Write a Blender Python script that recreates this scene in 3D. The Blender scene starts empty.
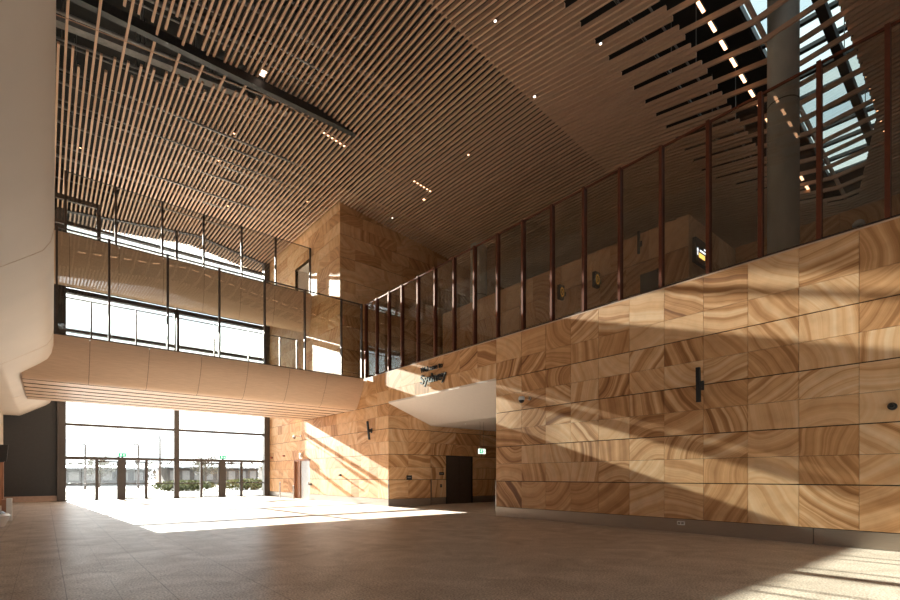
import bpy, math, random
from mathutils import Vector, Matrix
random.seed(7)
SC = bpy.context.scene
COL = SC.collection

# ------------------------------------------------------------------ camera
TH = math.atan(405/485); YB = -9.0
cam_d = bpy.data.cameras.new('camera'); cam = bpy.data.objects.new('camera', cam_d); COL.objects.link(cam)
cam.location = (0, 0, 1.5); cam.rotation_euler = (math.pi/2, 0, -TH)
cam_d.sensor_width = 36; cam_d.lens = 36*485/900; cam_d.shift_y = (476-300)/900; cam_d.clip_end = 600
SC.camera = cam
# ------------------------------------------------------------------ sky
W = bpy.data.worlds.new('sky'); SC.world = W; W.use_nodes = True
wn, wl = W.node_tree.nodes, W.node_tree.links
wn.clear()
wo = wn.new('ShaderNodeOutputWorld'); bg = wn.new('ShaderNodeBackground'); bg.inputs[1].default_value = 2.35
tc = wn.new('ShaderNodeTexCoord'); mp = wn.new('ShaderNodeMapping'); mp.inputs['Scale'].default_value = (1.5, 1.5, 9)
nz = wn.new('ShaderNodeTexNoise'); nz.inputs['Scale'].default_value = 2.2; nz.inputs['Detail'].default_value = 5
rp = wn.new('ShaderNodeValToRGB')
rp.color_ramp.elements[0].position = .38; rp.color_ramp.elements[0].color = (.62, .70, .78, 1)
rp.color_ramp.elements[1].position = .62; rp.color_ramp.elements[1].color = (.98, .97, .95, 1)
wl.new(tc.outputs['Generated'], mp.inputs[0]); wl.new(mp.outputs[0], nz.inputs[0]); wl.new(nz.outputs[0], rp.inputs[0])
wl.new(rp.outputs[0], bg.inputs[0]); wl.new(bg.outputs[0], wo.inputs[0])
# ------------------------------------------------------------------ sun
SUNV = Vector((.061, -1, -.328)).normalized()
sd = bpy.data.lights.new('sun', 'SUN'); sd.energy = 27; sd.color = (1, .95, .87); sd.angle = math.radians(.35)
so = bpy.data.objects.new('sun', sd); COL.objects.link(so); so.rotation_euler = SUNV.to_track_quat('-Z', 'Y').to_euler()
so.location = (3, 60, 30)
# sky portals: guide the sampling of daylight through openings, added rear window included
def portal(loc, sx, sy, direction):
    d = bpy.data.lights.new('sky_portal', 'AREA'); d.shape = 'RECTANGLE'; d.size = sx; d.size_y = sy
    d.cycles.is_portal = True
    o = bpy.data.objects.new('sky_portal', d); COL.objects.link(o); o.location = loc
    o.rotation_euler = Vector(direction).to_track_quat('-Z', 'Y').to_euler()
portal((6.8, 37.35, 8.9), 12.6, 17.6, (0, -1, 0))
portal((4.85, YB+.1, 2.3), 14.6, 4.5, (0, 1, 0))
portal((25.6, 4.95, 19.3), 12.4, 3.9, (0, 0, -1))
# ------------------------------------------------------------------ exposure
SC.view_settings.view_transform = 'Standard'; SC.view_settings.look = 'None'
SC.view_settings.gamma = 1; SC.view_settings.use_curve_mapping = False
SC.view_settings.exposure = 1.12
cy = SC.cycles
cy.max_bounces = 10; cy.diffuse_bounces = 6; cy.glossy_bounces = 4; cy.transmission_bounces = 6; cy.transparent_max_bounces = 24
cy.sample_clamp_indirect = 6; cy.use_denoising = True; cy.caustics_reflective = False

# ================================================================== helpers
def material(name, color=(.5, .5, .5), rough=.5, metal=0, noise=0, nscale=8, stretch=(1, 1, 1), bump=0, emit=None, estr=0, spec=.5):
    m = bpy.data.materials.new(name); m.use_nodes = True
    n, l = m.node_tree.nodes, m.node_tree.links
    b = n['Principled BSDF']
    b.inputs['Base Color'].default_value = (*color, 1); b.inputs['Roughness'].default_value = rough
    b.inputs['Metallic'].default_value = metal; b.inputs['Specular IOR Level'].default_value = spec
    if emit:
        b.inputs['Emission Color'].default_value = (*emit, 1); b.inputs['Emission Strength'].default_value = estr
    if noise:
        t = n.new('ShaderNodeTexCoord'); mpp = n.new('ShaderNodeMapping'); mpp.inputs['Scale'].default_value = stretch
        z = n.new('ShaderNodeTexNoise'); z.inputs['Scale'].default_value = nscale; z.inputs['Detail'].default_value = 4
        r = n.new('ShaderNodeValToRGB')
        r.color_ramp.elements[0].position = .3; r.color_ramp.elements[1].position = .7
        r.color_ramp.elements[0].color = (*[c*(1-noise) for c in color], 1)
        r.color_ramp.elements[1].color = (*[min(1, c*(1+noise)) for c in color], 1)
        l.new(t.outputs['Object'], mpp.inputs[0]); l.new(mpp.outputs[0], z.inputs[0]); l.new(z.outputs[0], r.inputs[0]); l.new(r.outputs[0], b.inputs[0])
        if bump:
            bp = n.new('ShaderNodeBump'); bp.inputs['Strength'].default_value = bump; bp.inputs['Distance'].default_value = .01
            l.new(z.outputs[0], bp.inputs['Height']); l.new(bp.outputs[0], b.inputs['Normal'])
    return m

def glass_material(name, tint=(.9, .92, .9), ior=1.5, rough=0.0, extra=0.0):
    m = bpy.data.materials.new(name); m.use_nodes = True
    n, l = m.node_tree.nodes, m.node_tree.links; n.clear()
    o = n.new('ShaderNodeOutputMaterial'); mx = n.new('ShaderNodeMixShader'); t = n.new('ShaderNodeBsdfTransparent')
    g = n.new('ShaderNodeBsdfGlossy'); g.inputs['Roughness'].default_value = rough; t.inputs[0].default_value = (*tint, 1)
    f = n.new('ShaderNodeLayerWeight'); f.inputs[0].default_value = .5
    p = n.new('ShaderNodeMath'); p.operation = 'POWER'; p.inputs[1].default_value = 5; l.new(f.outputs['Facing'], p.inputs[0])
    a = n.new('ShaderNodeMath'); a.operation = 'MULTIPLY_ADD'; a.inputs[1].default_value = .95; a.inputs[2].default_value = ((ior-1)/(ior+1))**2+extra
    l.new(p.outputs[0], a.inputs[0]); l.new(a.outputs[0], mx.inputs[0]); l.new(t.outputs[0], mx.inputs[1]); l.new(g.outputs[0], mx.inputs[2]); l.new(mx.outputs[0], o.inputs[0])
    return m

def stone_material(name, ramp, rough=.55):
    """banded sandstone: irregular strata running in wide arcs, a different cut on every panel (UV), panel tone from the second UV layer"""
    m = bpy.data.materials.new(name); m.use_nodes = True
    n, l = m.node_tree.nodes, m.node_tree.links; b = n['Principled BSDF']; b.inputs['Roughness'].default_value = rough
    b.inputs['Specular IOR Level'].default_value = .3
    uv = n.new('ShaderNodeUVMap'); uv.uv_map = 'UVMap'; tu = n.new('ShaderNodeUVMap'); tu.uv_map = 'Tone'
    def math_(op, a=None, b_=None, v=None):
        x = n.new('ShaderNodeMath'); x.operation = op
        if a is not None: l.new(a, x.inputs[0])
        if b_ is not None: l.new(b_, x.inputs[1])
        elif v is not None: x.inputs[1].default_value = v
        return x.outputs[0]
    ln = n.new('ShaderNodeVectorMath'); ln.operation = 'LENGTH'; l.new(uv.outputs[0], ln.inputs[0])
    nz1 = n.new('ShaderNodeTexNoise'); nz1.inputs['Scale'].default_value = .75; nz1.inputs['Detail'].default_value = 1.5; l.new(uv.outputs[0], nz1.inputs[0])
    f = math_('ADD', ln.outputs['Value'], math_('MULTIPLY', nz1.outputs[0], v=.42))
    st = n.new('ShaderNodeTexNoise'); st.noise_dimensions = '1D'; st.inputs['Scale'].default_value = 4.2; st.inputs['Detail'].default_value = 5; st.inputs['Roughness'].default_value = .62
    l.new(f, st.inputs['W'])
    sep = n.new('ShaderNodeSeparateXYZ'); l.new(tu.outputs[0], sep.inputs[0])
    # tone: shift of the strata value, and contrast
    s = math_('SUBTRACT', st.outputs[0], v=.5)
    s = math_('MULTIPLY', s, math_('ADD', math_('MULTIPLY', sep.outputs[1], v=1.1), v=.55))
    s = math_('ADD', s, math_('ADD', math_('MULTIPLY', sep.outputs[0], v=.28), v=.38))
    rp_ = n.new('ShaderNodeValToRGB'); cr = rp_.color_ramp
    while len(cr.elements) < len(ramp): cr.elements.new(.5)
    for e, (p, c) in zip(cr.elements, ramp): e.position = p; e.color = (*c, 1)
    l.new(s, rp_.inputs[0])
    gr = n.new('ShaderNodeTexNoise'); gr.inputs['Scale'].default_value = 3; gr.inputs['Detail'].default_value = 6; l.new(uv.outputs[0], gr.inputs[0])
    mx = n.new('ShaderNodeMix'); mx.data_type = 'RGBA'; mx.blend_type = 'MULTIPLY'; mx.inputs[0].default_value = .35
    l.new(rp_.outputs[0], mx.inputs[6])
    g2 = n.new('ShaderNodeValToRGB'); g2.color_ramp.elements[0].color = (.6, .55, .5, 1); g2.color_ramp.elements[0].position = .3; g2.color_ramp.elements[1].position = .6
    l.new(gr.outputs[0], g2.inputs[0]); l.new(g2.outputs[0], mx.inputs[7]); l.new(mx.outputs[2], b.inputs[0])
    return m

class MB:
    def __init__(s): s.v = []; s.f = []; s.mi = []; s.uv = []; s.tone = []
    def quad(s, pts, mi=0, uv=None, tone=None):
        k = len(s.v); s.v += [tuple(p) for p in pts]; s.f.append(tuple(range(k, k+len(pts)))); s.mi.append(mi)
        s.uv.append(uv); s.tone.append(tone)
    def box(s, x0, x1, y0, y1, z0, z1, mi=0):
        if x0 > x1: x0, x1 = x1, x0
        if y0 > y1: y0, y1 = y1, y0
        if z0 > z1: z0, z1 = z1, z0
        p = [(x0,y0,z0),(x1,y0,z0),(x1,y1,z0),(x0,y1,z0),(x0,y0,z1),(x1,y0,z1),(x1,y1,z1),(x0,y1,z1)]
        s.hexa(p, mi)
    def hexa(s, p, mi=0):
        k = len(s.v); s.v += p
        for q in ((0,3,2,1),(4,5,6,7),(0,1,5,4),(1,2,6,5),(2,3,7,6),(3,0,4,7)):
            s.f.append(tuple(k+i for i in q)); s.mi.append(mi); s.uv.append(None); s.tone.append(None)
    def bar(s, a, b, w, h, mi=0, up=(0, 0, 1)):
        """rectangular bar from a to b, w across, h up"""
        a = Vector(a); b = Vector(b); d = (b-a).normalized(); up = Vector(up)
        if abs(d.dot(up)) > .99: up = Vector((1, 0, 0))
        x = d.cross(up).normalized(); y = x.cross(d).normalized()
        p = []
        for c in (a, b):
            for sx, sy in ((-1,-1),(1,-1),(1,1),(-1,1)): p.append(tuple(c + x*(sx*w/2) + y*(sy*h/2)))
        k = len(s.v); s.v += p
        for q in ((0,1,2,3),(7,6,5,4),(0,4,5,1),(1,5,6,2),(2,6,7,3),(3,7,4,0)):
            s.f.append(tuple(k+i for i in q)); s.mi.append(mi); s.uv.append(None); s.tone.append(None)
    def cyl(s, a, b, r, n=20, mi=0, r2=None, cap=True):
        a = Vector(a); b = Vector(b); d = (b-a).normalized(); up = Vector((0, 0, 1))
        if abs(d.dot(up)) > .99: up = Vector((1, 0, 0))
        x = d.cross(up).normalized(); y = x.cross(d).normalized(); r2 = r if r2 is None else r2
        k = len(s.v)
        for c, rr in ((a, r), (b, r2)):
            for i in range(n):
                t = 2*math.pi*i/n; s.v.append(tuple(c + x*rr*math.cos(t) + y*rr*math.sin(t)))
        fs = [(k+i, k+(i+1) % n, k+n+(i+1) % n, k+n+i) for i in range(n)]
        if cap: fs += [tuple(k+i for i in reversed(range(n))), tuple(k+n+i for i in range(n))]
        for q in fs: s.f.append(q); s.mi.append(mi); s.uv.append(None); s.tone.append(None)
    def lathe(s, c, prof, n=24, mi=0):
        """prof: list of (r, z) about a vertical axis through c"""
        k = len(s.v)
        for r, z in prof:
            for i in range(n):
                t = 2*math.pi*i/n; s.v.append((c[0]+r*math.cos(t), c[1]+r*math.sin(t), c[2]+z))
        for j in range(len(prof)-1):
            for i in range(n):
                s.f.append((k+j*n+i, k+j*n+(i+1) % n, k+(j+1)*n+(i+1) % n, k+(j+1)*n+i)); s.mi.append(mi); s.uv.append(None); s.tone.append(None)
    def extrude_x(s, prof, x0, x1, mi=0, closed=True, caps=True):
        """prof: (y, z) polygon swept along X"""
        n = len(prof); k = len(s.v)
        s.v += [(x0, y, z) for y, z in prof] + [(x1, y, z) for y, z in prof]
        for i in range(n if closed else n-1):
            j = (i+1) % n; s.f.append((k+i, k+j, k+n+j, k+n+i)); s.mi.append(mi); s.uv.append(None); s.tone.append(None)
        if caps and closed:
            for q in (tuple(k+i for i in reversed(range(n))), tuple(k+n+i for i in range(n))):
                s.f.append(q); s.mi.append(mi); s.uv.append(None); s.tone.append(None)
    def build(s, name, mats, parent=None, smooth=False, bevel=0, recalc=True):
        me = bpy.data.meshes.new(name); me.from_pydata(s.v, [], s.f)
        if not isinstance(mats, (list, tuple)): mats = [mats]
        for m in mats: me.materials.append(m)
        me.polygons.foreach_set('material_index', s.mi)
        if any(u is not None for u in s.uv):
            l1 = me.uv_layers.new(name='UVMap'); l2 = me.uv_layers.new(name='Tone')
            for p, u, t in zip(me.polygons, s.uv, s.tone):
                if u is None: continue
                for li, q, tt in zip(p.loop_indices, u, t): l1.data[li].uv = q; l2.data[li].uv = tt
        me.update()
        if recalc:
            import bmesh
            b = bmesh.new(); b.from_mesh(me); bmesh.ops.recalc_face_normals(b, faces=b.faces); b.to_mesh(me); b.free()
        o = bpy.data.objects.new(name, me); COL.objects.link(o)
        if parent: o.parent = parent
        if smooth:
            for p in me.polygons: p.use_smooth = True
            me.set_sharp_from_angle(angle=math.radians(35))
        if bevel:
            md = o.modifiers.new('bevel', 'BEVEL'); md.width = bevel; md.segments = 2; md.limit_method = 'ANGLE'
        return o

def tag(o, label, cat, group=None, kind=None):
    if label: o['label'] = label
    if cat: o['category'] = cat
    if group: o['group'] = group
    if kind: o['kind'] = kind
    return o
def structure(o, label=None, cat=None):
    o['kind'] = 'structure'
    if label: o['label'] = label; o['category'] = cat
    return o
def empty(name, loc, label, cat, group=None):
    o = bpy.data.objects.new(name, None); COL.objects.link(o); o.location = loc; o.empty_display_size = .2
    return tag(o, label, cat, group)
def local(o):
    """children were built in world space: keep them there under a moved Empty"""
    for c in o.children:
        c.matrix_parent_inverse = Matrix.Translation(-o.location)
def copy_tree(o, parent=None):
    c = o.copy(); COL.objects.link(c); c.parent = parent
    for ch in o.children: copy_tree(ch, c)
    return c

# ================================================================== materials
STONE = [(.12, (.22, .09, .035)), (.34, (.44, .215, .085)), (.47, (.62, .34, .158)), (.60, (.72, .445, .24)), (.85, (.80, .565, .35))]
M = {}
M['stone'] = stone_material('banded_sandstone', STONE)
M['joint'] = material('dark_joint', (.03, .022, .015), .9, noise=.2)
M['steel_skirt'] = material('brushed_steel_skirting', (.42, .36, .31), .32, .85, noise=.08, nscale=3, stretch=(1, 1, 40))
M['timber_slat'] = material('timber_ceiling_slat', (.60, .38, .255), .55, noise=.07, nscale=3, stretch=(3, .4, 3))
M['void'] = material('black_ceiling_void', (.012, .011, .010), .9, noise=.2)
M['duct'] = material('galvanised_duct', (.27, .25, .235), .5, .4, noise=.15)
M['duct_dark'] = material('dark_steel', (.045, .04, .037), .5, .3, noise=.15)
M['fascia'] = material('timber_veneer_fascia', (.55, .375, .255), .5, noise=.10, nscale=5, stretch=(.5, 8, 14))
M['soffit'] = material('pale_timber_soffit', (.58, .41, .29), .5, noise=.08, nscale=5, stretch=(.5, 8, 14))
M['deck'] = material('pale_walkway_floor', (.60, .54, .48), .45, noise=.08)
M['deck_mid'] = material('level_one_floor', (.28, .24, .20), .5, noise=.1)
M['plaster'] = material('warm_white_plaster', (.66, .58, .50), .6, noise=.03, nscale=.8)
M['recess_white'] = material('recess_white_panel', (.74, .66, .60), .5, noise=.02)
M['black_wall'] = material('charcoal_wall', (.022, .022, .023), .5, noise=.12)
M['bronze'] = material('bronze_frame', (.085, .06, .048), .38, .5, noise=.12)
M['rust_post'] = material('rust_brown_post', (.17, .055, .03), .38, .45, noise=.12)
M['facade_frame'] = material('grey_bronze_facade_frame', (.06, .05, .045), .5, .3, noise=.1)
M['glass'] = glass_material('clear_glass', (.93, .95, .94))
M['skylight_glass'] = glass_material('tinted_skylight_glass', (.20, .25, .245))
M['screen_glass'] = glass_material('balustrade_glass', (.86, .86, .84), 1.52, extra=.035)
M['concrete'] = material('raw_concrete', (.42, .42, .38), .7, noise=.15, nscale=2, stretch=(1, 1, .5), bump=.1)
M['roof'] = material('roof_deck', (.03, .027, .025), .9, noise=.1)
M['black'] = material('matt_black', (.012, .012, .013), .45, noise=.1)
M['white'] = material('white_paint', (.75, .74, .72), .4, noise=.03)
M['chrome'] = material('polished_steel', (.6, .58, .56), .22, .95, noise=.05)
M['door_grey'] = material('bronze_grey_door', (.10, .075, .058), .4, .3, noise=.08)
M['steel_door'] = material('satin_steel_door', (.5, .46, .43), .35, .7, noise=.06)
M['brown_panel'] = material('brown_timber_panel', (.30, .14, .075), .5, noise=.2, nscale=4, stretch=(2, 2, .3))
M['copper'] = material('copper_skirting', (.36, .25, .19), .4, .5, noise=.1)
M['lamp_warm'] = material('warm_lamp', (1, .8, .6), .5, emit=(1, .52, .27), estr=2.2)
M['lamp_white'] = material('white_lamp', (1, .9, .8), .5, emit=(1, .80, .64), estr=2.5)
M['yellow'] = material('yellow_symbol', (.9, .5, .05), .5, emit=(1, .5, .06), estr=.08)
M['screen_white'] = material('screen_white', (.8, .8, .8), .5, emit=(.85, .9, 1), estr=1.2)
M['screen_yellow'] = material('screen_yellow', (.9, .5, .1), .5, emit=(1, .55, .12), estr=1.2)
M['exit_green'] = material('exit_sign_green', (.01, .30, .14), .5, emit=(.02, .45, .2), estr=.5)
M['exit_white'] = material('exit_sign_white', (.8, .85, .8), .5, emit=(.8, 1, .85), estr=.8)
M['paving'] = material('pale_paving', (.20, .19, .18), .8, noise=.25, nscale=.12)
M['hedge'] = material('planting', (.14, .15, .06), .9, noise=.4, nscale=3)
M['foliage'] = material('tree_foliage', (.13, .115, .085), .9, noise=.3, nscale=1)
M['bark'] = material('bark', (.12, .09, .07), .9, noise=.3)
M['far_roof'] = material('white_metal_roof', (.34, .34, .34), .5, noise=.05)
M['far_wall'] = material('far_building_wall', (.12, .105, .095), .8, noise=.3, nscale=.3)
M['red_orange'] = material('red_device', (.35, .05, .02), .5, noise=.1)

# floor: speckled terrazzo with thin joints
def floor_material():
    m = bpy.data.materials.new('terrazzo_floor'); m.use_nodes = True
    n, l = m.node_tree.nodes, m.node_tree.links; b = n['Principled BSDF']
    t = n.new('ShaderNodeTexCoord'); sep = n.new('ShaderNodeSeparateXYZ'); l.new(t.outputs['Object'], sep.inputs[0])
    def mt(op, a, v=None, bb=None):
        x = n.new('ShaderNodeMath'); x.operation = op
        if isinstance(a, float): x.inputs[0].default_value = a
        else: l.new(a, x.inputs[0])
        if bb is not None: l.new(bb, x.inputs[1])
        elif v is not None: x.inputs[1].default_value = v
        return x.outputs[0]
    def line(out, p, w, off=0.0):
        a = mt('FRACT', mt('DIVIDE', mt('ADD', out, off), p)); return mt('LESS_THAN', a, w/p)
    jx = line(sep.outputs[0], 1.04, .012, .32+.52); jx2 = line(sep.outputs[0], 1.04, .006, .32); jy = line(sep.outputs[1], 1.04, .008)
    j = mt('MAXIMUM', jx, bb=jy); j = mt('MAXIMUM', j, bb=jx2)
    fade = n.new('ShaderNodeMapRange'); fade.inputs[1].default_value = 3.2; fade.inputs[2].default_value = 4.2; fade.inputs[3].default_value = .5; fade.inputs[4].default_value = .04
    l.new(sep.outputs[0], fade.inputs[0]); j = mt('MULTIPLY', j, bb=fade.outputs[0])
    sp = n.new('ShaderNodeTexNoise'); sp.inputs['Scale'].default_value = 38; sp.inputs['Detail'].default_value = 3; l.new(t.outputs['Object'], sp.inputs[0])
    r1 = n.new('ShaderNodeValToRGB'); r1.color_ramp.elements[0].position = .36; r1.color_ramp.elements[1].position = .60
    r1.color_ramp.elements[0].color = (.33, .27, .225, 1); r1.color_ramp.elements[1].color = (.74, .65, .57, 1)
    l.new(sp.outputs[0], r1.inputs[0])
    cl = n.new('ShaderNodeTexNoise'); cl.inputs['Scale'].default_value = 1.3; cl.inputs['Detail'].default_value = 8; cl.inputs['Distortion'].default_value = 1.2; l.new(t.outputs['Object'], cl.inputs[0])
    r2 = n.new('ShaderNodeValToRGB'); r2.color_ramp.elements[0].position = .3; r2.color_ramp.elements[1].position = .7
    r2.color_ramp.elements[0].color = (.70, .68, .66, 1); r2.color_ramp.elements[1].color = (1, 1, 1, 1); l.new(cl.outputs[0], r2.inputs[0])
    mx = n.new('ShaderNodeMix'); mx.data_type = 'RGBA'; mx.blend_type = 'MULTIPLY'; mx.inputs[0].default_value = 1
    l.new(r1.outputs[0], mx.inputs[6]); l.new(r2.outputs[0], mx.inputs[7])
    mj = n.new('ShaderNodeMix'); mj.data_type = 'RGBA'; mj.inputs[7].default_value = (.07, .055, .045, 1)
    l.new(j, mj.inputs[0]); l.new(mx.outputs[2], mj.inputs[6]); l.new(mj.outputs[2], b.inputs[0])
    rr = n.new('ShaderNodeMapRange'); rr.inputs[3].default_value = .50; rr.inputs[4].default_value = .30; l.new(cl.outputs[0], rr.inputs[0]); l.new(rr.outputs[0], b.inputs['Roughness'])
    b.inputs['Specular IOR Level'].default_value = .22
    return m
M['floor'] = floor_material()

# ================================================================== structure
WX = 13.0; YF = 37.0
ZR = [.36, 1.31, 1.945, 2.58, 3.215, 3.85, 4.485, 5.10, 5.735, 6.65]     # courses of the hall wall
THICK = {1.31, 2.58, 3.85, 5.10}

CONTRAST = 1.0
def panel(mb, o, u, nrm, a0, a1, z0, z1, g0=.004, gz0=.004, gz1=.004, th=.03, flip=None):
    """one stone slab on a wall plane: o origin, u along the wall, nrm outward"""
    A0, A1, B0, B1 = a0+g0, a1-g0, z0+gz0, z1-gz1
    if A1-A0 < .02 or B1-B0 < .02: return
    P = lambda a, b, d: tuple(o + u*a + Vector((0, 0, b)) + nrm*d)
    ang = random.uniform(0, 6.283); off = Vector((random.choice((1, -1))*random.choice((.8, 1.3, 2.2, 3.5, 5, 8))*random.uniform(.8, 1.3), random.uniform(-.5, .5))); ca, sa = math.cos(ang), math.sin(ang)
    big = random.uniform(40, 900)
    def UV(a, b):
        a -= (a0+a1)/2; b -= (z0+z1)/2
        return (ca*a - sa*b + off.x, sa*a + ca*b + off.y)
    tone = (random.uniform(0, 1), CONTRAST*random.uniform(0, 1)**1.3-(1-CONTRAST)*.25)
    q = [(A0, B0), (A1, B0), (A1, B1), (A0, B1)]
    mb.quad([P(a, b, th) for a, b in q], 0, [UV(a, b) for a, b in q], [tone]*4)
    for i in range(4):
        (a, b), (c, d) = q[i], q[(i+1) % 4]
        mb.quad([P(a, b, 0), P(c, d, 0), P(c, d, th), P(a, b, th)], 0, [UV(a, b), UV(c, d), UV(c, d), UV(a, b)], [tone]*4)

def stone_wall(name, o, u, nrm, rows, cols_of_row, holes=(), thick=(), back=.2, top_of=None):
    global CONTRAST
    mb = MB(); o = Vector(o); u = Vector(u).normalized(); nrm = Vector(nrm).normalized()
    def inside(a, z):
        return any(h[0]-.01 < a < h[1]+.01 and h[2]-.01 < z < h[3]+.01 for h in holes)
    for i in range(len(rows)-1):
        z0, z1 = rows[i], rows[i+1]; cols = cols_of_row(i)
        for j in range(len(cols)-1):
            a0, a1 = cols[j], cols[j+1]
            if inside((a0+a1)/2, (z0+z1)/2): continue
            keep = CONTRAST
            if a0 > 20.2 and CONTRAST == 1: CONTRAST = .45
            panel(mb, o, u, nrm, a0, a1, z0, z1, gz0=.012 if z0 in thick else .004, gz1=.012 if z1 in thick else .004)
            CONTRAST = keep
    return mb, o, u, nrm
def backing(mb, o, u, nrm, a0, a1, z0, z1, d=.2, mi=1, lift=0.0):
    p = []
    for z in (z0, z1):
        for a, dd in ((a0, lift), (a1, lift), (a1, -d), (a0, -d)): p.append(tuple(o + u*a + Vector((0, 0, z)) + nrm*dd))
    mb.hexa(p, mi)

# ---- wall_right: the long sandstone wall, u runs +Y, normal -X
near_cols = [round(2.29-1.035*k, 3) for k in range(11, 0, -1)] + [2.29, 3.34, 4.37, 5.40, 6.43, 7.46, 8.48, 9.50, 10.52, 11.60, 12.87]
mid_cols = [12.87, 13.9, 14.95, 16.0, 17.05, 18.1, 19.2, 20.3]
def far_cols(a0, a1, w0, w1, seed):
    r = random.Random(seed); c = [a0]
    while a1-c[-1] > w1*1.3: c.append(round(c[-1]+r.uniform(w0, w1), 3))
    return c + [a1]
def hall_cols(i):
    far = far_cols(20.3, YF, .75, 1.25, 50+i//2)
    return near_cols[:-1] + mid_cols + far[1:]
DOOR_HOLE = (29.58, 32.05, 0, 2.58)
ox, ux, nx = Vector((WX, 0, 0)), Vector((0, 1, 0)), Vector((-1, 0, 0))
def cols_with_door(i):
    c = hall_cols(i)
    if i <= 2:
        c = sorted(set([x for x in c if not (29.0 < x < 32.6)] + [29.58, 32.05]))
    return c
mb, *_ = stone_wall('w', ox+Vector((.03, 0, 0)), ux, nx, ZR, cols_with_door, holes=[(12.87, 20.3, 0, 5.10), DOOR_HOLE], thick=THICK)
ob = ox+Vector((.03, 0, 0))
backing(mb, ob, ux, nx, YB, 12.87, 0, 6.62); backing(mb, ob, ux, nx, 12.87, 20.3, 5.10, 6.62)
backing(mb, ob, ux, nx, 20.3, 29.58, 0, 6.62); backing(mb, ob, ux, nx, 32.05, YF+.6, 0, 6.62); backing(mb, ob, ux, nx, 29.58, 32.05, 2.58, 6.62)
# stone edge of the opening (end of the near wall and parapet top)
structure(mb.build('wall_right', [M['stone'], M['joint']]))

CONTRAST = .45
# ---- tower: left face (X=13, above level one) and right face (Y=25.42)
TY = 25.42
zt = [6.65, 7.53] + [7.53+.66*k for k in range(1, 17)]
zt = [round(z, 3) for z in zt]; tth = {zt[k] for k in range(1, len(zt), 2)}
LD = (29.68, 31.95, 12.95, 15.46)
def tcols(i):
    c = far_cols(TY, YF, .9, 1.7, 200+i//2 if i % 3 else 300+i)
    z = (zt[i]+zt[i+1])/2
    if 12.9 < z < 15.5: c = sorted(set([x for x in c if not (29.2 < x < 32.4)] + [29.68, 31.95]))
    return c
mb, *_ = stone_wall('t', ob, ux, nx, zt, tcols, holes=[LD], thick=tth)
backing(mb, ob, ux, nx, TY+.03, 29.68, 6.62, 21); backing(mb, ob, ux, nx, 31.95, YF+.6, 6.62, 21)
backing(mb, ob, ux, nx, 29.68, 31.95, 6.62, 12.95); backing(mb, ob, ux, nx, 29.68, 31.95, 15.46, 21)
o2, u2, n2 = Vector((0, TY+.03, 0)), Vector((1, 0, 0)), Vector((0, -1, 0))
def tcols2(i): return far_cols(WX, 30.0, .95, 1.8, 400+i//2 if i % 3 else 500+i)
for i in range(len(zt)-1):
    c = tcols2(i)
    for j in range(len(c)-1):
        panel(mb, o2, u2, n2, c[j], c[j+1], zt[i], zt[i+1], gz0=.012 if zt[i] in tth else .004, gz1=.012 if zt[i+1] in tth else .004)
backing(mb, o2, u2, n2, WX+.03, 34, 6.4, 20.5)
structure(mb.build('wall_tower', [M['stone'], M['joint']]))

CONTRAST = 1.0
# ---- recess behind the opening: splay wall and door wall
RY = 20.15; RX0 = 15.35
sp0 = Vector((WX, 20.3, 0)); sp1 = Vector((RX0, 19.95, 0)); su = (sp1-sp0).normalized(); sn = Vector((su.y, -su.x, 0)); L = (sp1-sp0).length
mb = MB()
for i in range(7):
    for a0, a1 in ((0, L*.46), (L*.46, L)):
        panel(mb, sp0-sn*.03, su, sn, a0, a1, ZR[i], min(ZR[i+1], 5.1), gz0=.012 if ZR[i] in THICK else .004, gz1=.012 if ZR[i+1] in THICK else .004)
backing(mb, sp0-sn*.03, su, sn, 0, L, 0, 5.1, d=.15)
structure(mb.build('wall_recess_side', [M['stone'], M['joint']]))
mb = MB(); o3, u3, n3 = Vector((0, RY, 0)), Vector((1, 0, 0)), Vector((0, -1, 0))
RD = (16.53, 18.46)
for i in range(7):
    z0, z1 = ZR[i], ZR[i+1]
    if z0 > 4.2: break
    cs = [RX0-.1, RD[0], RD[1], 20.2, 22.0] if z1 <= 2.6 else [RX0-.1, 17.2, 19.1, 20.9, 22.0]
    for a0, a1 in zip(cs, cs[1:]):
        if z1 <= 2.6 and a0 == RD[0]: continue
        panel(mb, o3, u3, n3, a0, a1, z0, min(z1, 4.35), gz0=.012 if z0 in THICK else .004, gz1=.012 if z1 in THICK else .004)
backing(mb, o3, u3, n3, RX0-.1, RD[0], 0, 5.1); backing(mb, o3, u3, n3, RD[1], 22.2, 0, 5.1); backing(mb, o3, u3, n3, RD[0], RD[1], 2.6, 5.1)
backing(mb, Vector((22, 12.7, 0)), Vector((0, 1, 0)), Vector((-1, 0, 0)), 0, 7.6, 0, 5.1, mi=1)
structure(mb.build('wall_recess_back', [M['stone'], M['joint']]))
mb = MB(); mb.box(WX+.05, 22, 12.62, 12.87, 0, 5.1); structure(mb.build('wall_recess_near', M['plaster']))
# soffit of the recess: slopes down from the header, then level
mb = MB()
S = [(WX-.005, 5.09), (15.35, 4.12), (22, 4.12)]
for (xa, za), (xb, zb) in zip(S, S[1:]):
    mb.hexa([(xa, 12.88, za), (xb, 12.88, zb), (xb, 20.29, zb), (xa, 20.29, za), (xa, 12.88, za+.08), (xb, 12.88, zb+.08), (xb, 20.29, zb+.08), (xa, 20.29, za+.08)])
structure(mb.build('ceiling_recess', M['recess_white']))
mb = MB(); mb.box(WX-.012, WX+.03, 12.855, 12.885, 0, 1.3); mb.box(WX-.012, WX+.03, 20.285, 20.315, 0, 1.3)
e = RX0; mb.box(RX0-.03, RX0+.03, 19.9, 19.93, 0, 1.3)
structure(mb.build('trim_1', M['chrome']))

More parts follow.
